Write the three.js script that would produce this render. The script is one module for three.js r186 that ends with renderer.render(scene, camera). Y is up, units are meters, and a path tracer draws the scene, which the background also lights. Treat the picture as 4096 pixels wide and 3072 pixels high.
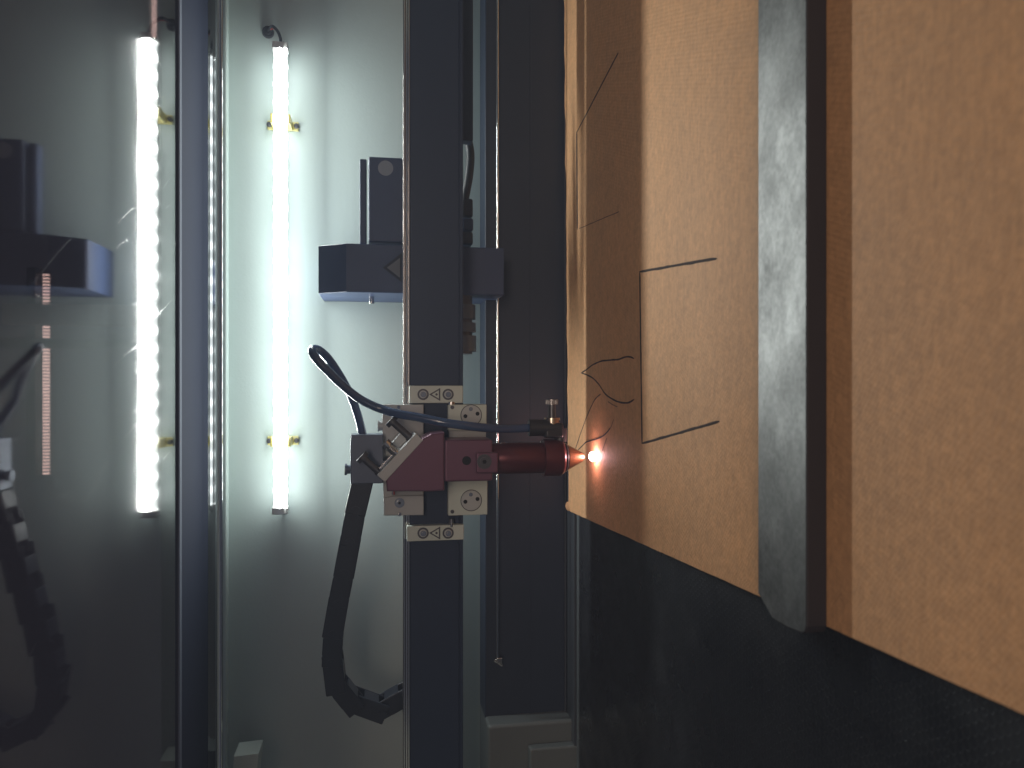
import * as THREE from 'three';
import { RoundedBoxGeometry } from 'three/addons/geometries/RoundedBoxGeometry.js';
import { mergeGeometries } from 'three/addons/utils/BufferGeometryUtils.js';
import { RectAreaLightUniformsLib } from 'three/addons/lights/RectAreaLightUniformsLib.js';

// ---------------------------------------------------------------- camera, exposure, room light
// The phone was held on its side: the world's up (+y) points to the left edge of the picture.
// World: y = 0 is the top of the tan sheet, the camera stands at z = 0 and looks along -z into the cutter.
const EYE = 0.16, PITCH = THREE.MathUtils.degToRad(9.8), FOCAL = 3078;      // focal length in pixels of the 4096 x 3072 photograph
const scene = new THREE.Scene();
const camera = new THREE.PerspectiveCamera(2 * Math.atan(1536 / FOCAL) * 180 / Math.PI, 4 / 3, 0.01, 30);
camera.position.set(0, EYE, 0);
camera.up.set(1, 0, 0);
camera.lookAt(0, EYE - Math.sin(PITCH), -Math.cos(PITCH));
camera.focus = 0.56; camera.userData.fStop = 16;
const renderer = new THREE.WebGLRenderer({ antialias: true });
renderer.toneMapping = THREE.LinearToneMapping;
renderer.toneMappingExposure = 1;
renderer.shadowMap.enabled = true;
RectAreaLightUniformsLib.init();
scene.background = new THREE.Color().setRGB(0.075, 0.078, 0.094);           // the dim workshop

scene.fog = new THREE.FogExp2(new THREE.Color().setRGB(0.66, 0.77, 1.0), 0.13);   // bluish haze added for the veil of lens glare, set as smoke in the cabinet
const LED_COLOR = new THREE.Color().setRGB(0.94, 1.0, 0.97), ROOM_COLOR = new THREE.Color().setRGB(1.0, 0.80, 0.64);

// ---------------------------------------------------------------- from a direction in the photograph to a point
// px, py: a position in the photograph scaled to 2212 x 1659; d: metres ahead of the camera along the floor
const S = 4096 / 2212;
const down = px => PITCH + Math.atan((px * S - 2048) / FOCAL);                // angle below the horizontal
const yAt = (px, d) => EYE - d * Math.tan(down(px));
const xAt = (py, px, d) => { const k = (px * S - 2048) / FOCAL; return (1536 - py * S) / FOCAL * d / (Math.cos(PITCH) - k * Math.sin(PITCH)); };
const at = (px, py, d) => new THREE.Vector3(xAt(py, px, d), yAt(px, d), -d);
const dOn = (px, y) => (EYE - y) / Math.tan(down(px));                        // where that direction meets the level y
const onLevel = (px, py, y = 0) => at(px, py, dOn(px, y));

// ---------------------------------------------------------------- seeded noise and textures
function rng(seed) { let s = seed >>> 0; return () => ((s = (s + 0x6D2B79F5) | 0, Math.imul(s ^ (s >>> 15), 1 | s) >>> 0) ^ (Math.imul(s, 0x85ebca6b) >>> 9)) / 4294967296 % 1; }
function hash(x, y, s) { let h = Math.imul(x, 374761393) + Math.imul(y, 668265263) + Math.imul(s, 2246822519); h = Math.imul(h ^ (h >>> 13), 1274126177); h = Math.imul(h ^ (h >>> 16), 2654435761); return ((h ^ (h >>> 15)) >>> 0) / 4294967296; }
function vnoise(x, y, p, q, s) {                                              // value noise that repeats after p by q cells
  const xi = Math.floor(x), yi = Math.floor(y), fx = x - xi, fy = y - yi, u = fx * fx * (3 - 2 * fx), v = fy * fy * (3 - 2 * fy);
  const h = (a, b) => hash(((a % p) + p) % p, ((b % q) + q) % q, s);
  return (h(xi, yi) * (1 - u) + h(xi + 1, yi) * u) * (1 - v) + (h(xi, yi + 1) * (1 - u) + h(xi + 1, yi + 1) * u) * v;
}
function fbm(u, v, p, q, s, n = 4) { let t = 0, a = 0.5, w = 0; for (let k = 0; k < n; k++) { t += a * vnoise(u * p, v * q, p, q, s + k); w += a; a *= 0.55; p *= 2; q *= 2; } return t / w; }
function tex(n, fn, srgb, m = n) {
  const data = new Uint8Array(n * m * 4);
  for (let j = 0; j < m; j++) for (let i = 0; i < n; i++) {
    const c = fn(i / n, j / m), o = (j * n + i) * 4;
    for (let k = 0; k < 3; k++) data[o + k] = Math.max(0, Math.min(255, Math.round(255 * (c.length ? c[k] : c))));
    data[o + 3] = 255;
  }
  const t = new THREE.DataTexture(data, n, m);
  t.wrapS = t.wrapT = THREE.RepeatWrapping; t.magFilter = THREE.LinearFilter; t.minFilter = THREE.LinearMipmapLinearFilter; t.generateMipmaps = true;
  if (srgb) t.colorSpace = THREE.SRGBColorSpace;
  t.needsUpdate = true; return t;
}
const rep = (t, r, q = r) => { const c = t.clone(); c.repeat.set(r, q); c.needsUpdate = true; return c; };
const fineNoise = tex(256, (u, v) => fbm(u, v, 32, 32, 5, 3));
const cloudNoise = tex(512, (u, v) => fbm(u, v, 6, 6, 17, 5));
const brushNoise = tex(512, (u, v) => 0.35 + 0.5 * fbm(u, v, 4, 128, 23, 3));
const lin = (r, g, b) => new THREE.Color().setRGB(r, g, b);
const mat = (c, rough, metal = 0, more = {}) => new THREE.MeshPhysicalMaterial({ color: lin(...c), roughness: rough, metalness: metal, ...more });

// ---------------------------------------------------------------- helpers that build named objects
const taken = {};
function numbered(n) { taken[n] = (taken[n] ?? -1) + 1; return taken[n] ? `${n}_${String(taken[n]).padStart(3, '0')}` : n; }
function shade(o) { o.castShadow = o.receiveShadow = true; return o; }
function part(name, g, m, parent) { const o = shade(new THREE.Mesh(Array.isArray(g) ? mergeGeometries(g.map(x => x.index ? x.toNonIndexed() : x)) : g, m)); o.name = name; parent.add(o); return o; }
function thing(name, label, category, group) { const o = new THREE.Group(); o.name = numbered(name); o.userData = { label, category }; if (group) o.userData.group = group; scene.add(o); return o; }
function structure(name, g, m, label, category) { const o = part(numbered(name), g, m, scene); o.userData = { kind: 'structure', label, category }; return o; }
// axis-aligned box between world bounds, with rounded edges; uv in metres
function box(x0, x1, y0, y1, z0, z1, r = 0.0005) {
  const w = x1 - x0, h = y1 - y0, d = z1 - z0;
  const g = r > 0 ? new RoundedBoxGeometry(w, h, d, 2, Math.min(r, w / 2.1, h / 2.1, d / 2.1)) : new THREE.BoxGeometry(w, h, d);
  g.translate((x0 + x1) / 2, (y0 + y1) / 2, (z0 + z1) / 2);
  const p = g.attributes.position, n = g.attributes.normal, uv = g.attributes.uv;
  for (let i = 0; i < p.count; i++) {
    const ax = Math.abs(n.getX(i)), ay = Math.abs(n.getY(i)), az = Math.abs(n.getZ(i));
    if (az >= ax && az >= ay) uv.setXY(i, p.getX(i), p.getY(i)); else if (ay >= ax) uv.setXY(i, p.getX(i), p.getZ(i)); else uv.setXY(i, p.getZ(i), p.getY(i));
  }
  return g;
}
// box whose front face covers px0..px1, py0..py1 at distance d and which reaches back by depth
function facing(px0, px1, py0, py1, d, depth, r) {
  const pm = (px0 + px1) / 2;
  return box(xAt(py1, pm, d), xAt(py0, pm, d), yAt(px1, d), yAt(px0, d), -d - depth, -d, r);
}
const mm = 0.001;
function rod(a, b, r, seg = 20, r2 = r) {                                     // capped cylinder from a to b
  const v = b.clone().sub(a), g = new THREE.CylinderGeometry(r2, r, v.length(), seg);
  g.applyQuaternion(new THREE.Quaternion().setFromUnitVectors(new THREE.Vector3(0, 1, 0), v.clone().normalize()));
  const c = a.clone().add(b).multiplyScalar(0.5); return g.translate(c.x, c.y, c.z);
}
const V = (x, y, z) => new THREE.Vector3(x, y, z);
function disc(px, py, d, r, t, seg = 28) { const c = at(px, py, d); return rod(V(c.x, c.y, c.z - t), V(c.x, c.y, c.z), r, seg); }   // lies against a front face, axis along z
function tube(points, r, seg = 120, rs = 12) { return new THREE.TubeGeometry(new THREE.CatmullRomCurve3(points, false, 'centripetal'), seg, r, rs); }
function prism(pts, d, depth, bevel = 0.0004) {                               // outline given in the picture at distance d, reaching back
  const s = new THREE.Shape(pts.map(([px, py]) => { const c = at(px, py, d); return new THREE.Vector2(c.x, c.y); }));
  const g = new THREE.ExtrudeGeometry(s, { depth: depth - 2 * bevel, bevelEnabled: bevel > 0, bevelThickness: bevel, bevelSize: bevel, bevelOffset: -bevel, bevelSegments: 2 });
  return g.translate(0, 0, -d - depth + bevel);
}

// ---------------------------------------------------------------- materials
const M = {
  wall: mat([0.46, 0.54, 0.52], 0.42, 0, { bumpMap: rep(fineNoise, 18), bumpScale: 0.00006 }),
  paintedGrey: mat([0.11, 0.125, 0.125], 0.5),
  blackPaint: mat([0.010, 0.018, 0.038], 0.5),  // blue lift of the glare veil added to the black
  blackMatte: mat([0.03, 0.033, 0.045], 0.75),
  lidFrame: mat([0.026, 0.032, 0.062], 0.9, 0, { specularIntensity: 0.3 }),  // black frame, the blue cast of glare from the light bar painted in
  glareBlueHousing: mat([0.030, 0.048, 0.110], 0.42, 0, { bumpMap: rep(fineNoise, 60), bumpScale: 0.00005 }),  // dark paint with the blue of lens glare mixed in
  anodised: mat([0.017, 0.030, 0.066], 0.42, 0.2, { bumpMap: rep(brushNoise, 6, 6), bumpScale: 0.00002 }),  // bluish veil glare put into the dark metal colour
  steel: mat([0.62, 0.60, 0.57], 0.16, 1),
  chrome: mat([0.75, 0.76, 0.76], 0.10, 1),
  plate: mat([0.48, 0.50, 0.50], 0.45, 0.2, { bumpMap: rep(brushNoise, 20, 20), bumpScale: 0.00002 }),
  paleAlu: mat([0.60, 0.66, 0.60], 0.45, 0.15, { bumpMap: rep(brushNoise, 20, 20), bumpScale: 0.00002 }),
  blueAlu: mat([0.13, 0.155, 0.21], 0.35, 0.35),
  darkSteel: mat([0.10, 0.10, 0.11], 0.35, 0.6),
  hole: mat([0.01, 0.01, 0.012], 0.8),
  redAnodised: mat([0.17, 0.075, 0.12], 0.36, 0.3),
  redTube: mat([0.13, 0.034, 0.043], 0.28, 0.5),
  brass: mat([0.52, 0.36, 0.27], 0.22, 1),
  hose: mat([0.05, 0.085, 0.18], 0.22, 0, { clearcoat: 0.5, clearcoatRoughness: 0.15 }),
  chain: mat([0.014, 0.018, 0.03], 0.35),
  blackPlastic: mat([0.022, 0.022, 0.026], 0.4),
  cable: mat([0.02, 0.02, 0.024], 0.5),
  redWire: mat([0.45, 0.05, 0.04], 0.5),
  sticker: mat([0.30, 0.31, 0.33], 0.6),
  whitePlastic: mat([0.62, 0.70, 0.64], 0.5),
  yellowClip: mat([0.84, 0.78, 0.34], 0.35, 0, { transmission: 0.35, thickness: 0 }),
};

// ================================================================= THE SETTING: inside of the cabinet
const DW = 0.70, LID = EYE + 0.135;                                           // back wall distance, underside of the lid
structure('back_wall', box(-0.5, 0.5, -0.12, LID + 0.01, -DW - 0.01, -DW, 0), M.wall, 'pale grey-green painted sheet metal back wall of the cutter cabinet', 'wall');
structure('side_wall', box(-0.51, -0.5, -0.12, LID, -DW, -0.03, 0), M.wall, 'grey painted side wall of the cabinet beside the bare black bed', 'wall');
structure('side_wall', box(0.5, 0.51, -0.12, LID, -DW, -0.03, 0), M.wall, 'grey painted side wall of the cabinet beside the tan sheet', 'wall');
structure('cabinet_floor', box(-0.5, 0.5, -0.13, -0.12, -DW, -0.03, 0), M.blackMatte, 'dark cabinet floor under the cutting bed', 'floor');

// --- lid: tinted acrylic window with a dark rear frame and polished trims
{
  const lid = thing('cabinet_lid', 'scratched grey tinted acrylic lid with black rear frame tinted with blue glare mirroring the light bar', 'lid');
  const dA = dOn(383, LID), dB = dOn(447, LID), dC = dOn(464, LID);
  const scratch = (() => {                                                   // hairline scratches in the acrylic
    const n = 1024, a = new Float32Array(n * n).fill(0), R = rng(77);
    for (let k = 0; k < 420; k++) {
      let x = R() * n, y = R() * n; const t = R() < 0.6 ? 1.9 + R() * 0.5 : R() * 6.28, L = 20 + R() * 170, s = 0.3 + 0.7 * R();
      for (let q = 0; q < L; q += 0.5) { const i = ((Math.round(y) % n) + n) % n, j = ((Math.round(x) % n) + n) % n; a[i * n + j] = Math.max(a[i * n + j], s); x += Math.cos(t + q * 0.001) * 0.5; y += Math.sin(t + q * 0.001) * 0.5; }
    }
    return tex(n, (u, v) => 0.02 + 0.05 * fbm(u, v, 8, 8, 41, 4) + 0.2 * a[Math.floor(v * n) * n + Math.floor(u * n)]);
  })();
  const acrylic = new THREE.MeshPhysicalMaterial({ color: lin(0.5, 0.45, 0.46), roughness: 1, roughnessMap: rep(scratch, 2), metalness: 0, transmission: 1, thickness: 0, ior: 1.52 });
  part('window_pane', box(-0.46, 0.46, LID, LID + 0.0008, -dA - 0.01, -0.06, 0), acrylic, lid);
  part('gasket', box(-0.49, 0.49, LID - 0.0015, LID - 0.0002, -dOn(388, LID), -dA, 0.0003), mat([0.14, 0.16, 0.22], 0.9), lid);
  part('rear_frame', box(-0.49, 0.49, LID - 0.0008, LID + 0.012, -dB, -dOn(388, LID), 0.0008), M.lidFrame, lid);
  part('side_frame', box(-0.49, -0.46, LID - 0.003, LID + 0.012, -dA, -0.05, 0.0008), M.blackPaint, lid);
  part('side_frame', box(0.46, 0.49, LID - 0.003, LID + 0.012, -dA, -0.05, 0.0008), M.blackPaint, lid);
  // aluminium edge profile with a chamfer that faces down and forward
  const s = new THREE.Shape([[0, 0], [0.003, -0.0010], [0.006, -0.0023], [0.009, -0.0039], [0.013, -0.0039], [0.013, 0.012], [0, 0.012]].map(([a, b]) => new THREE.Vector2(a, b)));
  const g = new THREE.ExtrudeGeometry(s, { depth: 0.98, bevelEnabled: false });
  g.rotateY(Math.PI / 2); g.translate(-0.49, LID - 0.0008, -dB);
  part('edge_profile', g, mat([0.20, 0.205, 0.215], 0.10, 1, { bumpMap: rep(brushNoise, 30, 3), bumpScale: 0.00002 }), lid);
  part('seal', box(-0.49, 0.49, LID - 0.004, LID + 0.012, -dB - 0.021, -dB - 0.0132, 0.001), M.blackMatte, lid);
  part('trim_rod', rod(V(-0.49, yAt(478, DW - 0.014), -DW + 0.014), V(0.49, yAt(478, DW - 0.014), -DW + 0.014), 0.0016), M.chrome, lid);
  structure('wall_flange', box(-0.5, 0.5, yAt(490, DW - 0.010), yAt(482, DW - 0.010), -DW + 0.0001, -DW + 0.010, 0.0012), M.wall, 'pale folded top flange of the back wall under the lid', 'flange');
}

// --- black cover along the foot of the wall, chromed rod in front of it, grey end block
{
  const c = thing('rear_cover', 'black folded metal cover along the foot of the back wall', 'cover');
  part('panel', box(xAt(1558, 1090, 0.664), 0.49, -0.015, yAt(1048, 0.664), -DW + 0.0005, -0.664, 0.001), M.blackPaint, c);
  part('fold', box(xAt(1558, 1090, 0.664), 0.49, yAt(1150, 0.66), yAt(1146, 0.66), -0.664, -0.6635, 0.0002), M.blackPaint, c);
  const b = thing('rail_end_block', 'grey painted end block standing beside the black cover', 'block');
  part('block', box(-0.42, xAt(1560, 1090, 0.65), -0.015, yAt(1052, 0.65), -DW + 0.0005, -0.645, 0.003), M.paintedGrey, b);
  part('lower_step', box(-0.42, xAt(1600, 1150, 0.65), -0.015, yAt(1142, 0.64), -0.645, -0.635, 0.002), M.paintedGrey, b);
  const r = thing('guide_rod', 'thin polished steel rod running in front of the black cover', 'rod');
  const y = yAt(1075, 0.656);
  part('rod', rod(V(xAt(1426, 1075, 0.656), y, -0.656), V(0.47, y, -0.656), 0.0011, 16), M.chrome, r);
  const e = at(1074, 1428, 0.656);
  part('rod_clip', [rod(V(e.x - 0.004, y - 0.004, -0.656), V(e.x + 0.001, y + 0.003, -0.656), 0.0014, 12), box(e.x - 0.002, e.x + 0.003, y - 0.004, y + 0.001, -0.6642, -0.6545, 0.0006)], M.steel, r);
  const w = thing('white_bracket', 'small white corner bracket on the back wall under the lid', 'bracket');
  part('bracket_plate', prism([[505, 1634], [559, 1627], [552, 1700], [500, 1700]], 0.655, 0.025, 0.0006), M.whitePlastic, w);
}

// ================================================================= LED LIGHT BAR
{
  const L = thing('led_light_bar', 'glowing white light bar clipped to the grey back wall', 'light');
  const d = DW - 0.02, a = at(605, 1107, d), b = at(607, 98, d), n = 26;
  const len = b.x - a.x, y0 = (a.y + b.y) / 2, c = V((a.x + b.x) / 2, y0, -d);
  // diffuser: a half-round bar, bloom of the diodes shaped into its wavy outline
  const pts = []; const steps = n * 10;
  for (let i = 0; i <= steps; i++) pts.push(new THREE.Vector2(0.0057 + 0.00035 * Math.cos(i / steps * n * 2 * Math.PI), -len / 2 + 0.004 + (len - 0.008) * i / steps));
  const g = new THREE.LatheGeometry([new THREE.Vector2(0, pts[0].y), ...pts, new THREE.Vector2(0, pts[pts.length - 1].y)], 20).rotateZ(-Math.PI / 2).translate(c.x, c.y, c.z);
  const beads = tex(8, (u, v) => { const t = 0.5 + 0.5 * Math.cos(2 * Math.PI * v); return 0.38 + 0.62 * t * t; }, false, 64);
  const glow = new THREE.MeshStandardMaterial({ color: lin(0.8, 0.85, 0.85), emissive: LED_COLOR, emissiveIntensity: 9, emissiveMap: rep(beads, 1, n), roughness: 0.4 });
  part('led_diffuser', g, glow, L);
  const k = len / n;
  for (let i = 0; i < 13; i++) {                                              // the diodes' light, one lamp for each pair
    const p = new THREE.PointLight(LED_COLOR, 0.0016); p.position.set(c.x - len / 2 + k * (1 + 2 * i), c.y, c.z); p.castShadow = true; p.shadow.radius = 0.25; scene.add(p);
  }
  const face = new THREE.RectAreaLight(LED_COLOR, 100, len - 0.01, 0.008); face.position.set(c.x, y0 - 0.0036, -d + 0.0055); face.lookAt(c.x, y0 - 0.80, -d + 1); scene.add(face);   // the diodes shine out and down, away from the wall
  const cap = mat([0.75, 0.76, 0.72], 0.5);
  part('end_cap', box(a.x - 0.001, a.x + 0.005, y0 - 0.0064, y0 + 0.0064, -d - 0.006, -d + 0.006, 0.001), cap, L);
  part('end_cap', box(b.x - 0.005, b.x + 0.001, y0 - 0.0064, y0 + 0.0064, -d - 0.006, -d + 0.006, 0.001), cap, L);
  part('back_channel', box(a.x, b.x, y0 - 0.0015, y0 + 0.0015, -DW + 0.0005, -d - 0.0062, 0.0005), mat([0.6, 0.62, 0.62], 0.4, 0.5), L);
  for (const py of [257, 955]) {
    const x = xAt(py, 607, d), clip = part('clip', [box(x - 0.004, x + 0.004, y0 - 0.0132, y0 + 0.0132, -DW + 0.0004, -DW + 0.0025, 0.0006), box(x - 0.004, x + 0.004, y0 + 0.0064, y0 + 0.0082, -DW + 0.0025, -d + 0.002, 0.0006), box(x - 0.004, x + 0.004, y0 - 0.0082, y0 - 0.0064, -DW + 0.0025, -d + 0.002, 0.0006)], M.yellowClip, L);
    for (const q of [-1, 1]) part('screw', [rod(V(x, y0 + q * 0.0115, -DW + 0.0015), V(x, y0 + q * 0.0115, -DW + 0.0048), 0.0021, 16), rod(V(x, y0 + q * 0.0115, -DW + 0.0048), V(x, y0 + q * 0.0115, -DW + 0.0055), 0.0019, 16, 0.0011)], M.darkSteel, clip);
  }
  const gr = at(578, 66, DW - 0.004);
  part('cable', tube([V(gr.x, gr.y, -DW + 0.003), at(588, 57, DW - 0.012), at(600, 68, DW - 0.018), at(606, 84, d), V(b.x - 0.001, y0, -d)], 0.0013, 40, 10), M.cable, L);
  part('wire', tube([V(gr.x + 0.001, gr.y - 0.001, -DW + 0.003), at(592, 62, DW - 0.013), at(603, 74, DW - 0.018), at(605, 86, d)], 0.0007, 30, 8), M.redWire, L);
  part('grommet', [rod(V(gr.x, gr.y, -DW), V(gr.x, gr.y, -DW + 0.003), 0.0052, 28, 0.0046), rod(V(gr.x, gr.y, -DW + 0.003), V(gr.x, gr.y, -DW + 0.0045), 0.0036, 24, 0.003)], M.blackPlastic, L);
}

// ================================================================= MOTOR HOUSING on the wall
{
  const m = thing('motor_housing', 'tall dark motor housing tinted glare blue with warning label and round sticker behind the beam', 'motor housing');
  const F = 0.626;
  {
    // folded sheet housing: upright front, its upper part leaning back to the top
    const yT = yAt(688, 0.641), prof = [[F, yAt(1088, F)], [F, yAt(748, F)], [0.641, yT], [DW - 0.0005, yT], [DW - 0.0005, yAt(1088, F)]];
    const b = 0.0008, x0 = xAt(632, 800, F), x1 = xAt(527, 800, F), g = new THREE.ExtrudeGeometry(new THREE.Shape(prof.map(([d, y]) => new THREE.Vector2(d, y))), { depth: x1 - x0 - 2 * b, bevelEnabled: true, bevelThickness: b, bevelSize: b, bevelOffset: -b, bevelSegments: 3 });
    part('gear_box', g.rotateY(Math.PI / 2).translate(x0 + b, 0, 0), M.glareBlueHousing, m);
  }
  part('motor_body', facing(796, 905, 340, 524, 0.628, 0.014, 0.0015), M.glareBlueHousing, m);
  part('heat_sink_plate', facing(777, 792, 343, 526, 0.634, 0.010, 0.001), M.glareBlueHousing, m);
  part('round_sticker', disc(833, 363, 0.628 - 0.0004, 0.0061, 0.0005), M.sticker, m);
  // warning label: a triangle standing on its side with a dark rim
  const tri = (pts, d) => prism(pts, d, 0.0004, 0);
  const lab = part('warning_label', tri([[827, 578], [868, 546], [868, 610]], F - 0.0005), M.blackMatte, m);
  part('label_field', tri([[836, 578], [864, 557], [864, 600]], F - 0.001), mat([0.16, 0.155, 0.16], 0.6), lab);
  const b = at(803, 655, 0.66);
  part('bolt', rod(V(b.x + 0.006, b.y, -0.655), V(b.x - 0.001, b.y, -0.655), 0.0022, 14), M.steel, m);
}
// --- drive shaft, cable and duct seen in the gap under the beam
{
  const s = thing('drive_shaft', 'grey drive shaft with stepped couplings below the motor housing', 'shaft');
  const y = yAt(990, 0.64), r = y - yAt(1027, 0.64), X = py => xAt(py, 1005, 0.64);
  part('shaft', rod(V(X(765), y, -0.64), V(X(628), y, -0.64), r * 0.82, 24), M.darkSteel, s);
  const cm = mat([0.09, 0.115, 0.14], 0.4, 0.2);
  for (const [p, q, k] of [[660, 690, 1.0], [698, 718, 1.02], [726, 760, 1.04]]) part('coupling', rod(V(X(q), y, -0.64), V(X(p), y, -0.64), r * k, 28), cm, s);
  const dct = thing('cable_duct', 'dark cable duct running along under the beam', 'duct');
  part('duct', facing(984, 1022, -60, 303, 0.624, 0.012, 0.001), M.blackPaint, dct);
  const c = thing('motor_cable', 'black motor cable with plugs hanging below the beam', 'cable');
  part('cable', tube([at(1008, 290, 0.645), at(1016, 330, 0.643), at(1013, 380, 0.64), at(1005, 425, 0.64), at(1003, 440, 0.64)], 0.0035, 50, 12), M.cable, c);
  part('plug', facing(998, 1022, 428, 468, 0.636, 0.018, 0.002), M.blackPlastic, c);
  part('plug', facing(998, 1023, 470, 498, 0.634, 0.02, 0.002), M.glareBlueHousing, c);
  part('plug', facing(996, 1022, 500, 528, 0.634, 0.022, 0.002), M.blackPlastic, c);
}

// ================================================================= GANTRY BEAM
const FB = 0.582;                                                             // front face of the beam
{
  const g = thing('gantry_beam', 'dark anodised beam with polished rail on top carrying the laser head', 'beam');
  const X0 = -0.49, X1 = 0.49, yt = yAt(886, FB), yb = yAt(1000, FB);
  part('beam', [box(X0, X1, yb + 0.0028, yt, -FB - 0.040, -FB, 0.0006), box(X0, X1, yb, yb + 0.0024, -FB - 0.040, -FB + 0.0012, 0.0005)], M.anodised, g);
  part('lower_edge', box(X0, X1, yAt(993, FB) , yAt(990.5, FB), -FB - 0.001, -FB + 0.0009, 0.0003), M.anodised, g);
  const yr = yAt(870.5, FB + 0.004);
  part('guide_rail', [box(X0, X1, yt + 0.0001, yAt(881, FB), -FB - 0.016, -FB - 0.0005, 0.0005), box(X0, X1, yAt(881, FB) + 0.0001, yAt(876.5, FB), -FB - 0.014, -FB - 0.003, 0.0002), box(X0, X1, yAt(876.5, FB) + 0.0001, yr, -FB - 0.016, -FB - 0.0012, 0.0007)], M.steel, g);
}

// ================================================================= LASER CARRIAGE WITH THE HEAD
const AX = 0.56;                                                              // distance of the beam axis
{
  const c = thing('laser_carriage', 'laser carriage with red head, mirror mount and brass nozzle on the dark beam', 'laser head');
  const P = 0.574;
  // upper plate and lower slider plates on the beam's front
  part('upper_plate', prism([[825, 874], [915, 874], [915, 1113], [829, 1114]], P, 0.007, 0.0004), M.plate, c);
  part('upper_plate_rib', prism([[848, 1072], [915, 1070], [915, 1112.5], [830.5, 1112.5], [830.5, 1076]], P - 0.003, 0.0029, 0.0003), M.plate, c);
  const socket = (px, py, d, r, parent, m = M.steel, name = 'screw') => {
    const w = at(px, py, d), h = part(name, [rod(V(w.x, w.y, -d), V(w.x, w.y, -d + 0.0008), r, 24), rod(V(w.x, w.y, -d), V(w.x, w.y, -d + 0.0016), r * 0.6, 20)], m, parent);
    part('hex_socket', rod(V(w.x, w.y, -d + 0.001), V(w.x, w.y, -d + 0.0017), r * 0.3, 6), M.hole, h); return h;
  };
  socket(863, 1086, P - 0.003, 0.0036, c); socket(863, 1111, P - 0.003, 0.0014, c); socket(861, 879, P, 0.0013, c); socket(861, 893, P, 0.0013, c);
  for (const [p, q, cy, hp] of [[874, 975, 897, 880], [1022, 1113, 1081, 1105]]) {
    const s = part('slider_block', facing(968, p < 900 ? 1051 : 1053, p, p < 900 ? 930 : q, P, 0.02, 0.0006), M.paleAlu, c);
    const w = part('wheel_hub', [disc(1018, cy, P - 0.0012, 0.0068, 0.0006, 40), disc(1018, cy, P - 0.0010, 0.0075, 0.001, 40), disc(1018, cy, P - 0.0016, 0.0070, 0.0008, 40)], M.plate, c);
    const ctr = at(1018, cy, P);
    part('hub_gap', disc(1018, cy, P - 0.0003, 0.0081, 0.0004, 40), M.darkSteel, s);
    for (const [dx, dy] of [[0.0047, 0.0005], [-0.0006, 0.0046], [0.0012, -0.0045]]) part('hub_hole', rod(V(ctr.x + dx, ctr.y + dy, -P + 0.0012), V(ctr.x + dx, ctr.y + dy, -P + 0.0019), 0.0015, 18), dx > 0.004 ? M.steel : M.hole, w);
    part('hub_axle', rod(V(ctr.x, ctr.y, -P + 0.0012), V(ctr.x, ctr.y, -P + 0.0026), 0.0017, 20), M.plate, w);
    const h = at(977, hp, P); part('set_screw', rod(V(h.x, h.y, -P), V(h.x, h.y, -P + 0.0008), 0.0014, 16), M.darkSteel, s);
  }
  part('lower_plate', facing(970, 1050, 930, 1024, P + 0.001, 0.01, 0.0004), M.plate, c);
  for (const px of [994, 1008, 1022, 1035]) socket(px, 1011, P + 0.001, 0.0019, c, M.darkSteel, 'bolt');
  // clamps either side, each with two screws and a triangular warning sign
  for (const [p0, p1, q0, q1] of [[884, 1000, 833, 871], [879, 1002, 1135, 1168]]) {
    const k = part('end_clamp', facing(p0, p1, q0, q1, P + 0.002, 0.02, 0.0006), M.paleAlu, c), m = (q0 + q1) / 2, D = P + 0.002;
    for (const px of [914, 968]) {
      const w = at(px, m, D);
      part('washer_gap', rod(V(w.x, w.y, -D), V(w.x, w.y, -D + 0.0003), 0.0042, 28), M.darkSteel, k);
      part('washer', rod(V(w.x, w.y, -D), V(w.x, w.y, -D + 0.0006), 0.0029, 28), M.plate, k);
      part('screw', [rod(V(w.x, w.y, -D), V(w.x, w.y, -D + 0.0022), 0.0021, 20), rod(V(w.x, w.y, -D), V(w.x, w.y, -D + 0.0024), 0.0011, 6)], M.steel, k);
    }
    const y = py => m + py;
    part('warning_sign', [prism([[927, m], [951, m - 14], [951, m + 14]], D - 0.0004, 0.00035, 0)], M.darkSteel, k);
    part('warning_field', [prism([[932.5, m], [948, m - 9], [948, m + 9]], D - 0.0007, 0.0003, 0)], M.paleAlu, k);
    part('warning_symbol', [disc(943, m, D - 0.001, 0.0009, 0.0003, 12)], M.darkSteel, k);
  }
  // rods of the carriage seen between plate and clamps
  part('stop_pin', rod(at(975, 1120, P + 0.004), at(975, 1138, P + 0.004), 0.0022, 14), M.steel, c);
  part('stop_pin', rod(at(975, 868, P + 0.004), at(975, 876, P + 0.004), 0.0030, 14), M.steel, c);
  // box that carries the cable chain
  const cb = part('chain_bracket', facing(757, 828, 939, 1045, 0.564, 0.018, 0.0008), M.blueAlu, c);
  part('bracket_screw', [rod(at(757, 1014, 0.573), at(748, 1014, 0.573), 0.0032, 16), rod(at(750, 1014, 0.573), at(745, 1014, 0.573), 0.0042, 18)], M.blueAlu, cb);
  part('plate_screw', [rod(at(828, 920, P + 0.003), at(818, 920, P + 0.003), 0.0036, 16), rod(at(819, 920, P + 0.003), at(816, 920, P + 0.003), 0.0042, 16)], M.plate, c);

  // mirror housing, cut at 45 degrees, and tube holder
  const H = AX - 0.016;
  part('mirror_housing', prism([[911, 948], [932, 937], [960, 934], [960, 1060], [932, 1062], [836, 1062], [833, 1034]], H, 0.0295, 0.0012), M.redAnodised, c);
  part('tube_holder', facing(960, 1064, 950, 1040, H - 0.0005, 0.029, 0.0015), M.redAnodised, c);
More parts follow.
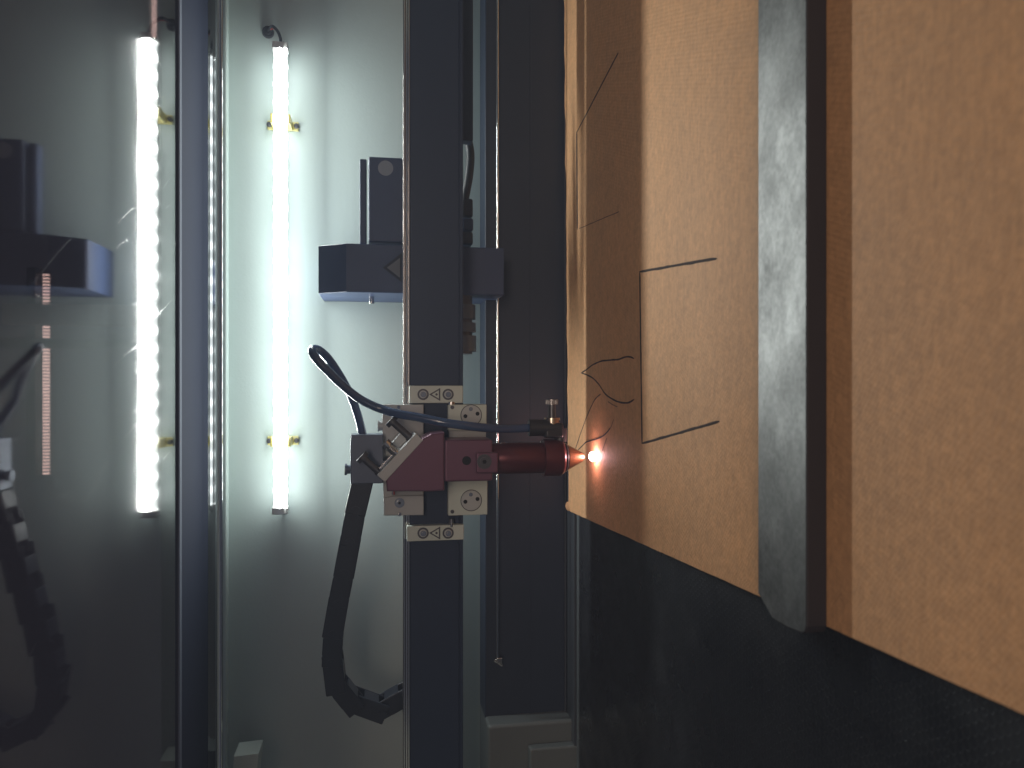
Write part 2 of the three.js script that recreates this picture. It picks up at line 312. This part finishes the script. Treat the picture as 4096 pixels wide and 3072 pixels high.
  const lock = part('tube_lock', facing(1029, 1076, 978, 1022, H - 0.0065, 0.006, 0.0012), M.redAnodised, c);
  socket(1046, 997, H - 0.0065, 0.0052, lock, M.darkSteel, 'lock_screw');
  part('lock_hole', disc(1008, 995, H - 0.0006, 0.0032, 0.001, 20), M.hole, c);
  // mirror mount on the 45 degree face: two plates, three thumb screws with springs
  const mm_ = new THREE.Vector3().subVectors(at(912, 948, AX), at(833, 1034, AX)), dir = mm_.clone().normalize(), nrm = V(-dir.y, dir.x, 0);
  if (nrm.y < 0) nrm.negate();
  const slab = (o, t, l0, l1, dz0, dz1, m, name) => {
    const a = at(833, 1034, AX), L = mm_.length(), g = new RoundedBoxGeometry(L * (l1 - l0), t, dz1 - dz0, 2, 0.0005);
    g.rotateZ(Math.atan2(dir.y, dir.x)); const p = a.addScaledVector(dir, L * (l0 + l1) / 2).addScaledVector(nrm, o + t / 2);
    return part(name, g.translate(p.x, p.y, -AX + (dz0 + dz1) / 2), m, c);
  };
  slab(0.0002, 0.0072, -0.02, 1.0, -0.018, 0.017, M.plate, 'mirror_plate');
  slab(0.0076, 0.0022, 0.08, 0.46, -0.018, 0.014, M.steel, 'spring_plate');
  slab(0.0075, 0.0070, 0.55, 0.80, -0.018, 0.002, M.plate, 'mirror_cell');
  const base = at(833, 1034, AX), LL = mm_.length();
  for (const [f, reach, z, dark] of [[0.03, 0.0185, 0.008, 1], [0.50, 0.0125, 0.012, 0], [0.87, 0.0205, 0.006, 1]]) {
    const p0 = base.clone().addScaledVector(dir, LL * f).addScaledVector(nrm, 0.006); p0.z += z;
    const e = k => p0.clone().addScaledVector(nrm, k);
    const s = part('thumb_screw', [rod(e(0), e(reach), dark ? 0.0026 : 0.0019, 18), rod(e(reach - 0.0032), e(reach), dark ? 0.0050 : 0.0038, 28), rod(e(0.001), e(0.0030), 0.0036, 6)], dark ? M.darkSteel : M.steel, c);
    if (dark) continue;
    const coil = []; for (let i = 0; i <= 90; i++) { const t = i / 90, ang = t * 2 * Math.PI * 6, q = e(0.003 + t * (reach - 0.0070)); q.addScaledVector(dir, Math.cos(ang) * 0.0029); q.z += Math.sin(ang) * 0.0029; coil.push(q); }
    part('spring', tube(coil, 0.0005, 160, 6), M.steel, s);
  }
  // red sensor window
  part('indicator', facing(846, 849, 1058, 1069, P - 0.004, 0.003, 0.0002), M.steel, c);
  part('indicator', facing(849.5, 853, 1058, 1069, P - 0.004, 0.003, 0.0002), M.redWire, c);

  // lens tube, collar, ring and brass nozzle: turned round the vertical axis
  const ax = xAt(988.5, 1180, AX), yy = px => yAt(px, AX);
  const lathe = (rows, m, name, seg = 56) => part(name, new THREE.LatheGeometry(rows.map(([px, r]) => new THREE.Vector2(r, yy(px))).reverse(), seg).translate(ax, 0, -AX), m, c);
  lathe([[1050, 0], [1050, 0.0114], [1180, 0.0114], [1180, 0]], M.redTube, 'lens_tube');
  lathe([[1172, 0], [1172, 0.0134], [1173, 0.0138], [1209, 0.0138], [1216, 0.0120], [1217, 0]], M.redTube, 'collar');
  lathe([[1216.5, 0], [1216.5, 0.0108], [1222, 0.0108], [1222, 0]], M.darkSteel, 'ring');
  lathe([[1221, 0], [1221, 0.0098], [1225, 0.0098], [1255, 0.0040], [1259.5, 0.0029], [1262, 0.0020], [1262.5, 0.0010], [1259, 0.0009], [1250, 0]], M.brass, 'nozzle');
  // air elbow on the collar with a knurled flow valve
  const ez = AX, ex = at(1205, 945, ez);
  const elbow = part('air_elbow', [rod(V(ax + 0.012, yy(1210), -ez), V(xAt(925, 1210, ez), yy(1210), -ez), 0.0052, 24), facing(1178, 1219, 914, 947, ez - 0.006, 0.012, 0.0022), rod(at(1142, 924, ez), at(1195, 924, ez), 0.0062, 26)], M.blackPlastic, c);
  const vx = py => at(1192, py, ez);
  part('valve_nut', [rod(vx(916), vx(906), 0.0058, 6), rod(vx(907), vx(902), 0.0060, 24)], mat([0.60, 0.52, 0.42], 0.25, 1), elbow);
  part('valve_stem', rod(vx(904), vx(874), 0.0028, 18), M.darkSteel, elbow);
  const kn = []; for (let i = 0; i < 18; i++) { const t = i / 18 * 2 * Math.PI, o = V(0, Math.cos(t) * 0.0043, Math.sin(t) * 0.0043); kn.push(rod(vx(873).add(o), vx(864).add(o), 0.0006, 6)); }
  part('valve_knob', [rod(vx(874), vx(863), 0.0042, 24), ...kn], mat([0.36, 0.34, 0.34], 0.3, 1), elbow);
}

// ---------------------------------------------------------------- air hose, looping over the carriage
{
  const h = thing('air_hose', 'glossy blue-grey air hose looping up from the laser head', 'hose');
  const pts = [[1150, 924, 0.56], [1105, 926, 0.555], [1060, 925, 0.546], [1010, 920, 0.54], [960, 913, 0.54], [900, 901, 0.545], [855, 893, 0.55], [828, 885, 0.555], [800, 874, 0.556], [770, 857, 0.556], [735, 828, 0.554], [705, 798, 0.552], [683, 774, 0.553], [675, 760, 0.556], [678, 754, 0.562], [690, 757, 0.568], [707, 772, 0.573], [727, 800, 0.578], [745, 830, 0.582], [760, 860, 0.587], [770, 888, 0.582], [778, 915, 0.576], [784, 942, 0.573]];
  part('hose', tube(pts.map(p => at(...p)), 0.0031, 260, 18), M.hose, h);
}

// ---------------------------------------------------------------- cable chain from the bracket, round and down behind the beam
{
  const ch = thing('cable_chain', 'black plastic cable chain curving up and down behind the beam', 'cable chain');
  const D = 0.575;
  const path = new THREE.CatmullRomCurve3([[786, 1030], [778, 1060], [765, 1120], [752, 1195], [735, 1280], [722, 1350], [718, 1410], [722, 1465], [745, 1503], [785, 1524], [825, 1527], [865, 1508], [905, 1470], [935, 1415], [945, 1350], [945, 1260], [945, 1180]].map(([a, b], i) => at(a, b, D + Math.min(1, Math.max(0, (i - 1) / 9)) * 0.060)), false, 'centripetal');
  const n = Math.round(path.getLength() / 0.0245), P = path.getSpacedPoints(n);
  const H = 0.0152, W = 0.017, T = 0.0022;
  for (let i = 0; i < n; i++) {
    const a = P[i], b = P[i + 1], L = a.distanceTo(b), mid = a.clone().add(b).multiplyScalar(0.5), ang = Math.atan2(b.y - a.y, b.x - a.x), k = i % 2 ? 0.0004 : 0;
    const g = [];
    for (const s of [-1, 1]) {
      const sh = new RoundedBoxGeometry(L + 0.006, H - 2 * k, T, 2, 0.0009); sh.translate(0, 0, s * (W / 2 - k * 2)); g.push(sh);
    }
    for (const s of [-1, 1]) { const cb = new RoundedBoxGeometry(L * 0.5, 0.0016, W, 2, 0.0005); cb.translate(0, s * (H / 2 - 0.0010), 0); g.push(cb); }
    const pin = new THREE.CylinderGeometry(0.0035, 0.0035, W + 0.0028 - 4 * k, 18).rotateX(Math.PI / 2).translate(L / 2, 0, 0); g.push(pin);
    const m = mergeGeometries(g.map(x => x.index ? x.toNonIndexed() : x)); m.rotateZ(ang).translate(mid.x, mid.y, mid.z);
    part('chain_link', m, M.chain, ch);
  }
}

// ================================================================= BED, SHEET, BAR
const SHEET = 0.0028;                                                         // thickness of the tan sheet
{
  const bed = thing('cutting_bed', 'black perforated cutting bed in a grey metal frame', 'bed');
  const dF = dOn(1250, -SHEET), dR = 0.662;
  // black grid surface: honeycomb relief in the material, it is far too fine to tell apart
  const hex = tex(256, (u, v) => { const X = u * 4, Y = v * 4 * 1.1547; let m = 9; for (let j = -1; j < 7; j++) for (let i = -1; i < 6; i++) { const cx = i + (j & 1 ? 0.5 : 0), cy = j * 0.866; m = Math.min(m, Math.hypot(X - cx, Y - cy)); } return m > 0.44 ? 1 : 0.1; });
  const bm = mat([0.013, 0.015, 0.020], 0.75, 0, { bumpMap: rep(hex, 70), bumpScale: 0.0003, roughnessMap: rep(cloudNoise, 5) });
  part('bed_surface', box(-0.48, 0.48, -0.02, -SHEET - 0.0004, -dF, -0.04, 0), bm, bed);
  part('rear_frame', [box(-0.48, 0.48, -0.02, -SHEET - 0.0002, -dOn(1238, 0), -dF - 0.0003, 0.0006)], mat([0.14, 0.16, 0.17], 0.4, 0.4), bed);
  part('frame_groove', box(-0.48, 0.48, -0.02, -SHEET - 0.003, -dOn(1232, 0), -dOn(1238, 0) - 0.0002, 0.0003), M.blackPaint, bed);
  part('frame_lip', [box(-0.48, 0.48, -0.02, -SHEET - 0.0006, -dR, -dOn(1232, 0) - 0.0003, 0.0005), box(-0.48, 0.48, -SHEET, -SHEET + 0.0014, -dR - 0.0005, -dR + 0.0012, 0.0004)], mat([0.07, 0.08, 0.095], 0.35, 0.4), bed);
  // lint and dust on the grid
  const R = rng(11), sp = [];
  for (let i = 0; i < 70; i++) { const px = 1270 + R() * 900, py = 1150 + R() * 520, q = onLevel(px, py, -SHEET), r = (0.00025 + 0.0005 * R() * R()); if (q.z > -0.05) continue; const g = new THREE.IcosahedronGeometry(r, 0); g.scale(1 + R(), 0.5, 1 + R()); g.translate(q.x, -SHEET + r * 0.2, q.z); sp.push(g); }
  const d = part('dust', sp, mat([0.22, 0.24, 0.27], 0.9), bed); d.userData.kind = 'stuff';
}
{
  const sh = thing('tan_sheet', 'tan textured sheet on the bed with dark burnt outlines being cut', 'sheet');
  const back = [], left = [];
  for (let py = -420; py <= 1088; py += 8) back.push(onLevel(1218.5 + 9.5 * Math.max(0, py) / 1090 + 0.7 * Math.sin(py * 0.05) + 1.4 * (vnoise(py / 22, 0.5, 9999, 9, 3) - 0.5), py));
  for (let t = 0; t <= 1; t += 0.0125) { const px = 1232 + (2420 - 1232) * t * t, py = 1107 + (1545 - 1107) * (px - 1235) / (2212 - 1235); left.push(onLevel(px + (vnoise(t * 60, 3.5, 9999, 9, 8) - 0.5) * (1.5 + 5 * t), py)); }
  const shape = new THREE.Shape([...back, ...left].map(p => new THREE.Vector2(p.x, -p.z)));
  shape.lineTo(0.47, 0.075);
  const g = new THREE.ExtrudeGeometry(shape, { depth: SHEET - 0.0006, bevelEnabled: true, bevelThickness: 0.0003, bevelSize: 0.0003, bevelOffset: -0.0003, bevelSegments: 2 });
  g.rotateX(-Math.PI / 2); g.translate(0, -SHEET + 0.0003, 0);
  const grain = tex(1024, (u, v) => {
    const a = fbm(u, v, 10, 10, 61, 5), b = fbm(u, v, 120, 90, 71, 3), f = fbm(u + v * 0.3, v, 40, 160, 91, 3), k = 0.97 + 0.06 * (a - 0.5) + 0.12 * (b - 0.5) + 0.10 * (f - 0.5);
    return [0.84 * k, 0.635 * (k - 0.02 * (a - 0.5)), 0.45 * (k - 0.06 * (a - 0.5))];
  }, true);
  const relief = tex(1024, (u, v) => {                                        // slanting pressed dimples
    const w = 0.3 * fbm(u, v, 24, 24, 13, 3);
    const a = Math.sin(2 * Math.PI * (u * 84 + v * 30) + w * 30), b = Math.sin(2 * Math.PI * (v * 66 - u * 12) + w * 26);
    return 0.5 + 0.10 * a * b + 0.35 * (fbm(u, v, 110, 90, 19, 3) - 0.5) + 0.12 * (fbm(u, v, 18, 18, 29, 4) - 0.5);
  });
  const sm = mat([1, 1, 1], 0.72, 0, { map: rep(grain, 4), bumpMap: rep(relief, 4.6), bumpScale: 0.00055 });
  part('sheet', g, sm, sh);
  // loose flake at the corner
  const q = onLevel(1229, 1092), fl = new THREE.SphereGeometry(1, 20, 12, 0, Math.PI * 2, 0, Math.PI / 2); fl.scale(0.0042, 0.0018, 0.0050); fl.rotateX(0.35); fl.translate(q.x - 0.001, -0.0006, q.z - 0.002);
  part('corner_flake', fl, sm, sh);
  // burnt outlines: shallow dark ridges of char
  const char_ = mat([0.030, 0.017, 0.013], 0.9), faint = mat([0.16, 0.085, 0.055], 0.9);
  const F = (cx, cy) => [(2000 + cx / 1.62) / S, (1000 + cy / 1.62) / S];
  const line = (pts, w, m, name, sharp) => {
    const v = pts.map(([a, b]) => onLevel(a, b)), P = sharp ? v : new THREE.CatmullRomCurve3(v, false, 'centripetal').getSpacedPoints(60), gs = [];
    const dense = []; for (let i = 0; i < P.length - 1; i++) { const n = Math.max(1, Math.round(P[i].distanceTo(P[i + 1]) / 0.002)); for (let k = 0; k < n; k++) dense.push(P[i].clone().lerp(P[i + 1], k / n)); } dense.push(P[P.length - 1]);
    const pos = [], idx = [];
    dense.forEach((p, i) => {
      const t = dense[Math.min(i + 1, dense.length - 1)].clone().sub(dense[Math.max(i - 1, 0)]).normalize(), nx = -t.z, nz = t.x, e = Math.min(1, 0.35 + Math.min(i, dense.length - 1 - i) * 0.4);
      const ww = w * e * (1.15 + 0.4 * vnoise(i * 0.4, w * 1e5, 9999, 99999, 7)) / 2, j = (vnoise(i * 0.25, 4.5, 9999, 99, 31) - 0.5) * 0.0003;
      for (const [o, yy] of [[-1, -0.0002], [-0.6, 0.00018], [0.6, 0.00018], [1, -0.0002]]) pos.push(p.x + nx * (ww * o + j), yy, p.z + nz * (ww * o + j));
      if (i) for (let k = 0; k < 3; k++) { const a = (i - 1) * 4 + k, b = i * 4 + k; idx.push(a, a + 1, b, a + 1, b + 1, b); }
    });
    const bg = new THREE.BufferGeometry(); bg.setAttribute('position', new THREE.Float32BufferAttribute(pos, 3)); bg.setIndex(idx); bg.computeVertexNormals();
    bg.setAttribute('uv', new THREE.Float32BufferAttribute(new Float32Array(pos.length / 3 * 2), 2));
    part(name, bg, m, sh);
  };
  line([[1336, 113], [1246, 286]], 0.0015, char_, 'burnt_line', true);
  line([[1246, 284], [1247, 496]], 0.0036, char_, 'burnt_line', true);
  line([[1251, 494], [1290, 477], [1338, 457]], 0.0006, faint, 'burnt_line', true);
  line([[1549, 558], [1382, 587]], 0.0014, char_, 'burnt_line', true);
  line([[1382, 586], [1387, 959]], 0.0021, char_, 'burnt_line', true);
  line([[1387, 958], [1555, 910]], 0.0014, char_, 'burnt_line', true);
  line([[870, 703], [845, 693], [815, 693], [770, 708], [700, 715], [650, 722], [600, 745], [560, 775], [525, 797]].map(p => F(...p)), 0.0011, char_, 'burnt_line');
  line([[525, 797], [560, 808], [600, 830], [640, 870], [680, 930], [730, 968], [780, 987], [830, 990], [872, 968]].map(p => F(...p)), 0.0011, char_, 'burnt_line');
  line([[653, 932], [615, 970], [580, 1040], [540, 1140], [490, 1285]].map(p => F(...p)), 0.0009, char_, 'burnt_line');
  line([[507, 1295], [560, 1245], [600, 1232], [650, 1215], [690, 1185], [718, 1150]].map(p => F(...p)), 0.0010, char_, 'burnt_line');
  line([[718, 1150], [730, 1120], [736, 1098]].map(p => F(...p)), 0.0005, faint, 'burnt_line');
  line([[692, 1218], [678, 1260], [664, 1300]].map(p => F(...p)), 0.0007, faint, 'burnt_line');
  line([[700, 983], [735, 1005], [762, 1018]].map(p => F(...p)), 0.0006, faint, 'burnt_line');
}
// ---------------------------------------------------------------- steel bar that holds the sheet down
{
  const b = thing('steel_bar', 'dull mottled steel flat bar lying across the tan sheet', 'bar');
  const T = 0.0083, d0 = dOn(1788, 0), d1 = dOn(1637, T);
  const X = (px, py) => onLevel(px, py, T);
  const outline = [[0.47, d1], [X(1637, 1281).x, d1], [X(1652, 1308).x, dOn(1652, T)], [X(1668, 1337).x, dOn(1668, T)], [X(1700, 1356).x, dOn(1700, T)], [X(1738, 1372).x, d0 + 0.003], [X(1742, 1368).x, d0 + 0.001], [X(1744, 1355).x, d0], [0.47, d0]];
  const s = new THREE.Shape(outline.map(([x, d]) => new THREE.Vector2(x, d)));
  const g = new THREE.ExtrudeGeometry(s, { depth: T - 0.0014, bevelEnabled: true, bevelThickness: 0.0006, bevelSize: 0.0006, bevelOffset: -0.0006, bevelSegments: 3 });
  g.rotateX(-Math.PI / 2); g.translate(0, 0.0008, 0);
  const blotch = tex(512, (u, v) => { const a = fbm(u, v, 5, 9, 301, 5), c = fbm(u, v, 60, 60, 303, 3); return 0.55 + 0.20 * (a - 0.5) + 0.08 * (c - 0.5); });
  const tone = tex(512, (u, v) => { const a = fbm(u, v, 6, 10, 311, 5), c = fbm(u, v, 80, 80, 313, 2), k = 0.55 + 0.2 * (a - 0.5) + 0.1 * (c - 0.5); return [k, k, k * 0.99]; }, true);
  part('flat_bar', g, [mat([0.95, 0.95, 0.95], 0.95, 1, { map: rep(tone, 9), roughnessMap: rep(blotch, 9), bumpMap: rep(blotch, 13), bumpScale: 0.00006 }), mat([0.022, 0.019, 0.024], 0.6)], b);
}

// ================================================================= THE CUT: glowing spot under the nozzle
{
  const p = onLevel(1288, 986), s = thing('laser_spark', 'dazzling pinkish white glowing spot where the laser burns the sheet', 'spark');
  const g = new THREE.SphereGeometry(0.0038, 28, 18); g.scale(1, 0.86, 1); g.translate(p.x, 0.0024, p.z);
  part('spark_glow', g, new THREE.MeshStandardMaterial({ color: lin(1, 0.9, 0.85), emissive: lin(1.0, 0.70, 0.64), emissiveIntensity: 14 }), s);
  const l = new THREE.PointLight(lin(1.0, 0.52, 0.56), 0.0036); l.position.set(p.x, 0.0024, p.z); l.castShadow = true; l.shadow.radius = 0.12; scene.add(l);
}

// ================================================================= THE WORKSHOP'S LAMPS and an added fill panel, outside the cabinet
const tubeGlow = new THREE.MeshStandardMaterial({ color: lin(0.9, 0.9, 0.9), emissive: lin(1.0, 0.80, 0.68), emissiveIntensity: 7 });
{
  const up = 2.3;                                                             // ceiling above the camera
  const dA = up / Math.tan(-down(100));
  const f = thing('ceiling_lamp', 'louvred warm ceiling tube lamp seen as a pink dashed line through the lid', 'lamp');
  const x0 = xAt(1025, 100, dA), x1 = xAt(592, 100, dA), y = EYE + up;
  part('lamp_tube', rod(V(x0, y, -dA), V(x1, y, -dA), 0.022, 16), tubeGlow, f);
  const sl = []; const nn = 62; for (let i = 0; i <= nn; i++) { const x = x0 + (x1 - x0) * i / nn; sl.push(box(x - 0.004, x + 0.004, y - 0.045, y + 0.04, -dA - 0.05, -dA + 0.05, 0)); }
  const lv = part('louvre', sl, M.paintedGrey, f); lv.userData.kind = 'stuff';
  part('lamp_housing', box(x0 - 0.04, x1 + 0.04, y + 0.042, y + 0.10, -dA - 0.07, -dA + 0.07, 0.004), M.paintedGrey, f);
  const dB = up / Math.tan(-down(333));
  const h = thing('ceiling_lamp', 'pink glowing ceiling tube lamp ending just beside the mirrored light bar', 'lamp');
  const u0 = xAt(80, 333, dB), u1 = u0 + 1.2;
  part('lamp_tube', rod(V(u0, y, -dB), V(u1, y, -dB), 0.024, 16), tubeGlow, h);
  part('lamp_housing', box(u0 - 0.04, u1 + 0.04, y + 0.03, y + 0.09, -dB - 0.07, -dB + 0.07, 0.004), M.paintedGrey, h);
}
{
  const a = at(200, 680, 5.2), b = at(200, 743, 4.6);
  const p = thing('room_pillar', 'pale brown room pillar seen through the tinted lid', 'pillar');
  part('pillar', box(a.x - 0.065, a.x + 0.065, -0.9, 2.45, -5.33, -5.2, 0.01), mat([0.62, 0.46, 0.38], 0.7), p);
  const q = thing('dark_pipe', 'dark pipe standing upright beside the room pillar beyond the lid', 'pipe');
  part('pipe', rod(V(b.x, -0.9, -4.6), V(b.x, 2.45, -4.6), 0.028, 20), M.blackPaint, q);
}
{
  // unseen panel added as warm fill light for the open front of the cabinet
  const l = thing('room_fill', 'unseen warm flat fill panel added before the open front of the cabinet', 'lamp');
  const W = 0.9, Hh = 0.5, pos = V(0.25, 0.74, 1.3);
  const r = new THREE.RectAreaLight(ROOM_COLOR, 8.5, W, Hh); r.position.copy(pos); r.lookAt(0, 0.05, -0.45); scene.add(r);
  const g = new THREE.BoxGeometry(W, Hh, 0.03), o = part('fill_panel', g, new THREE.MeshStandardMaterial({ color: lin(0.8, 0.8, 0.8), emissive: ROOM_COLOR, emissiveIntensity: 0.8 }), l);
  o.position.copy(pos); o.lookAt(0, 0.05, -0.45); o.translateZ(-0.03);
}
renderer.render(scene, camera);
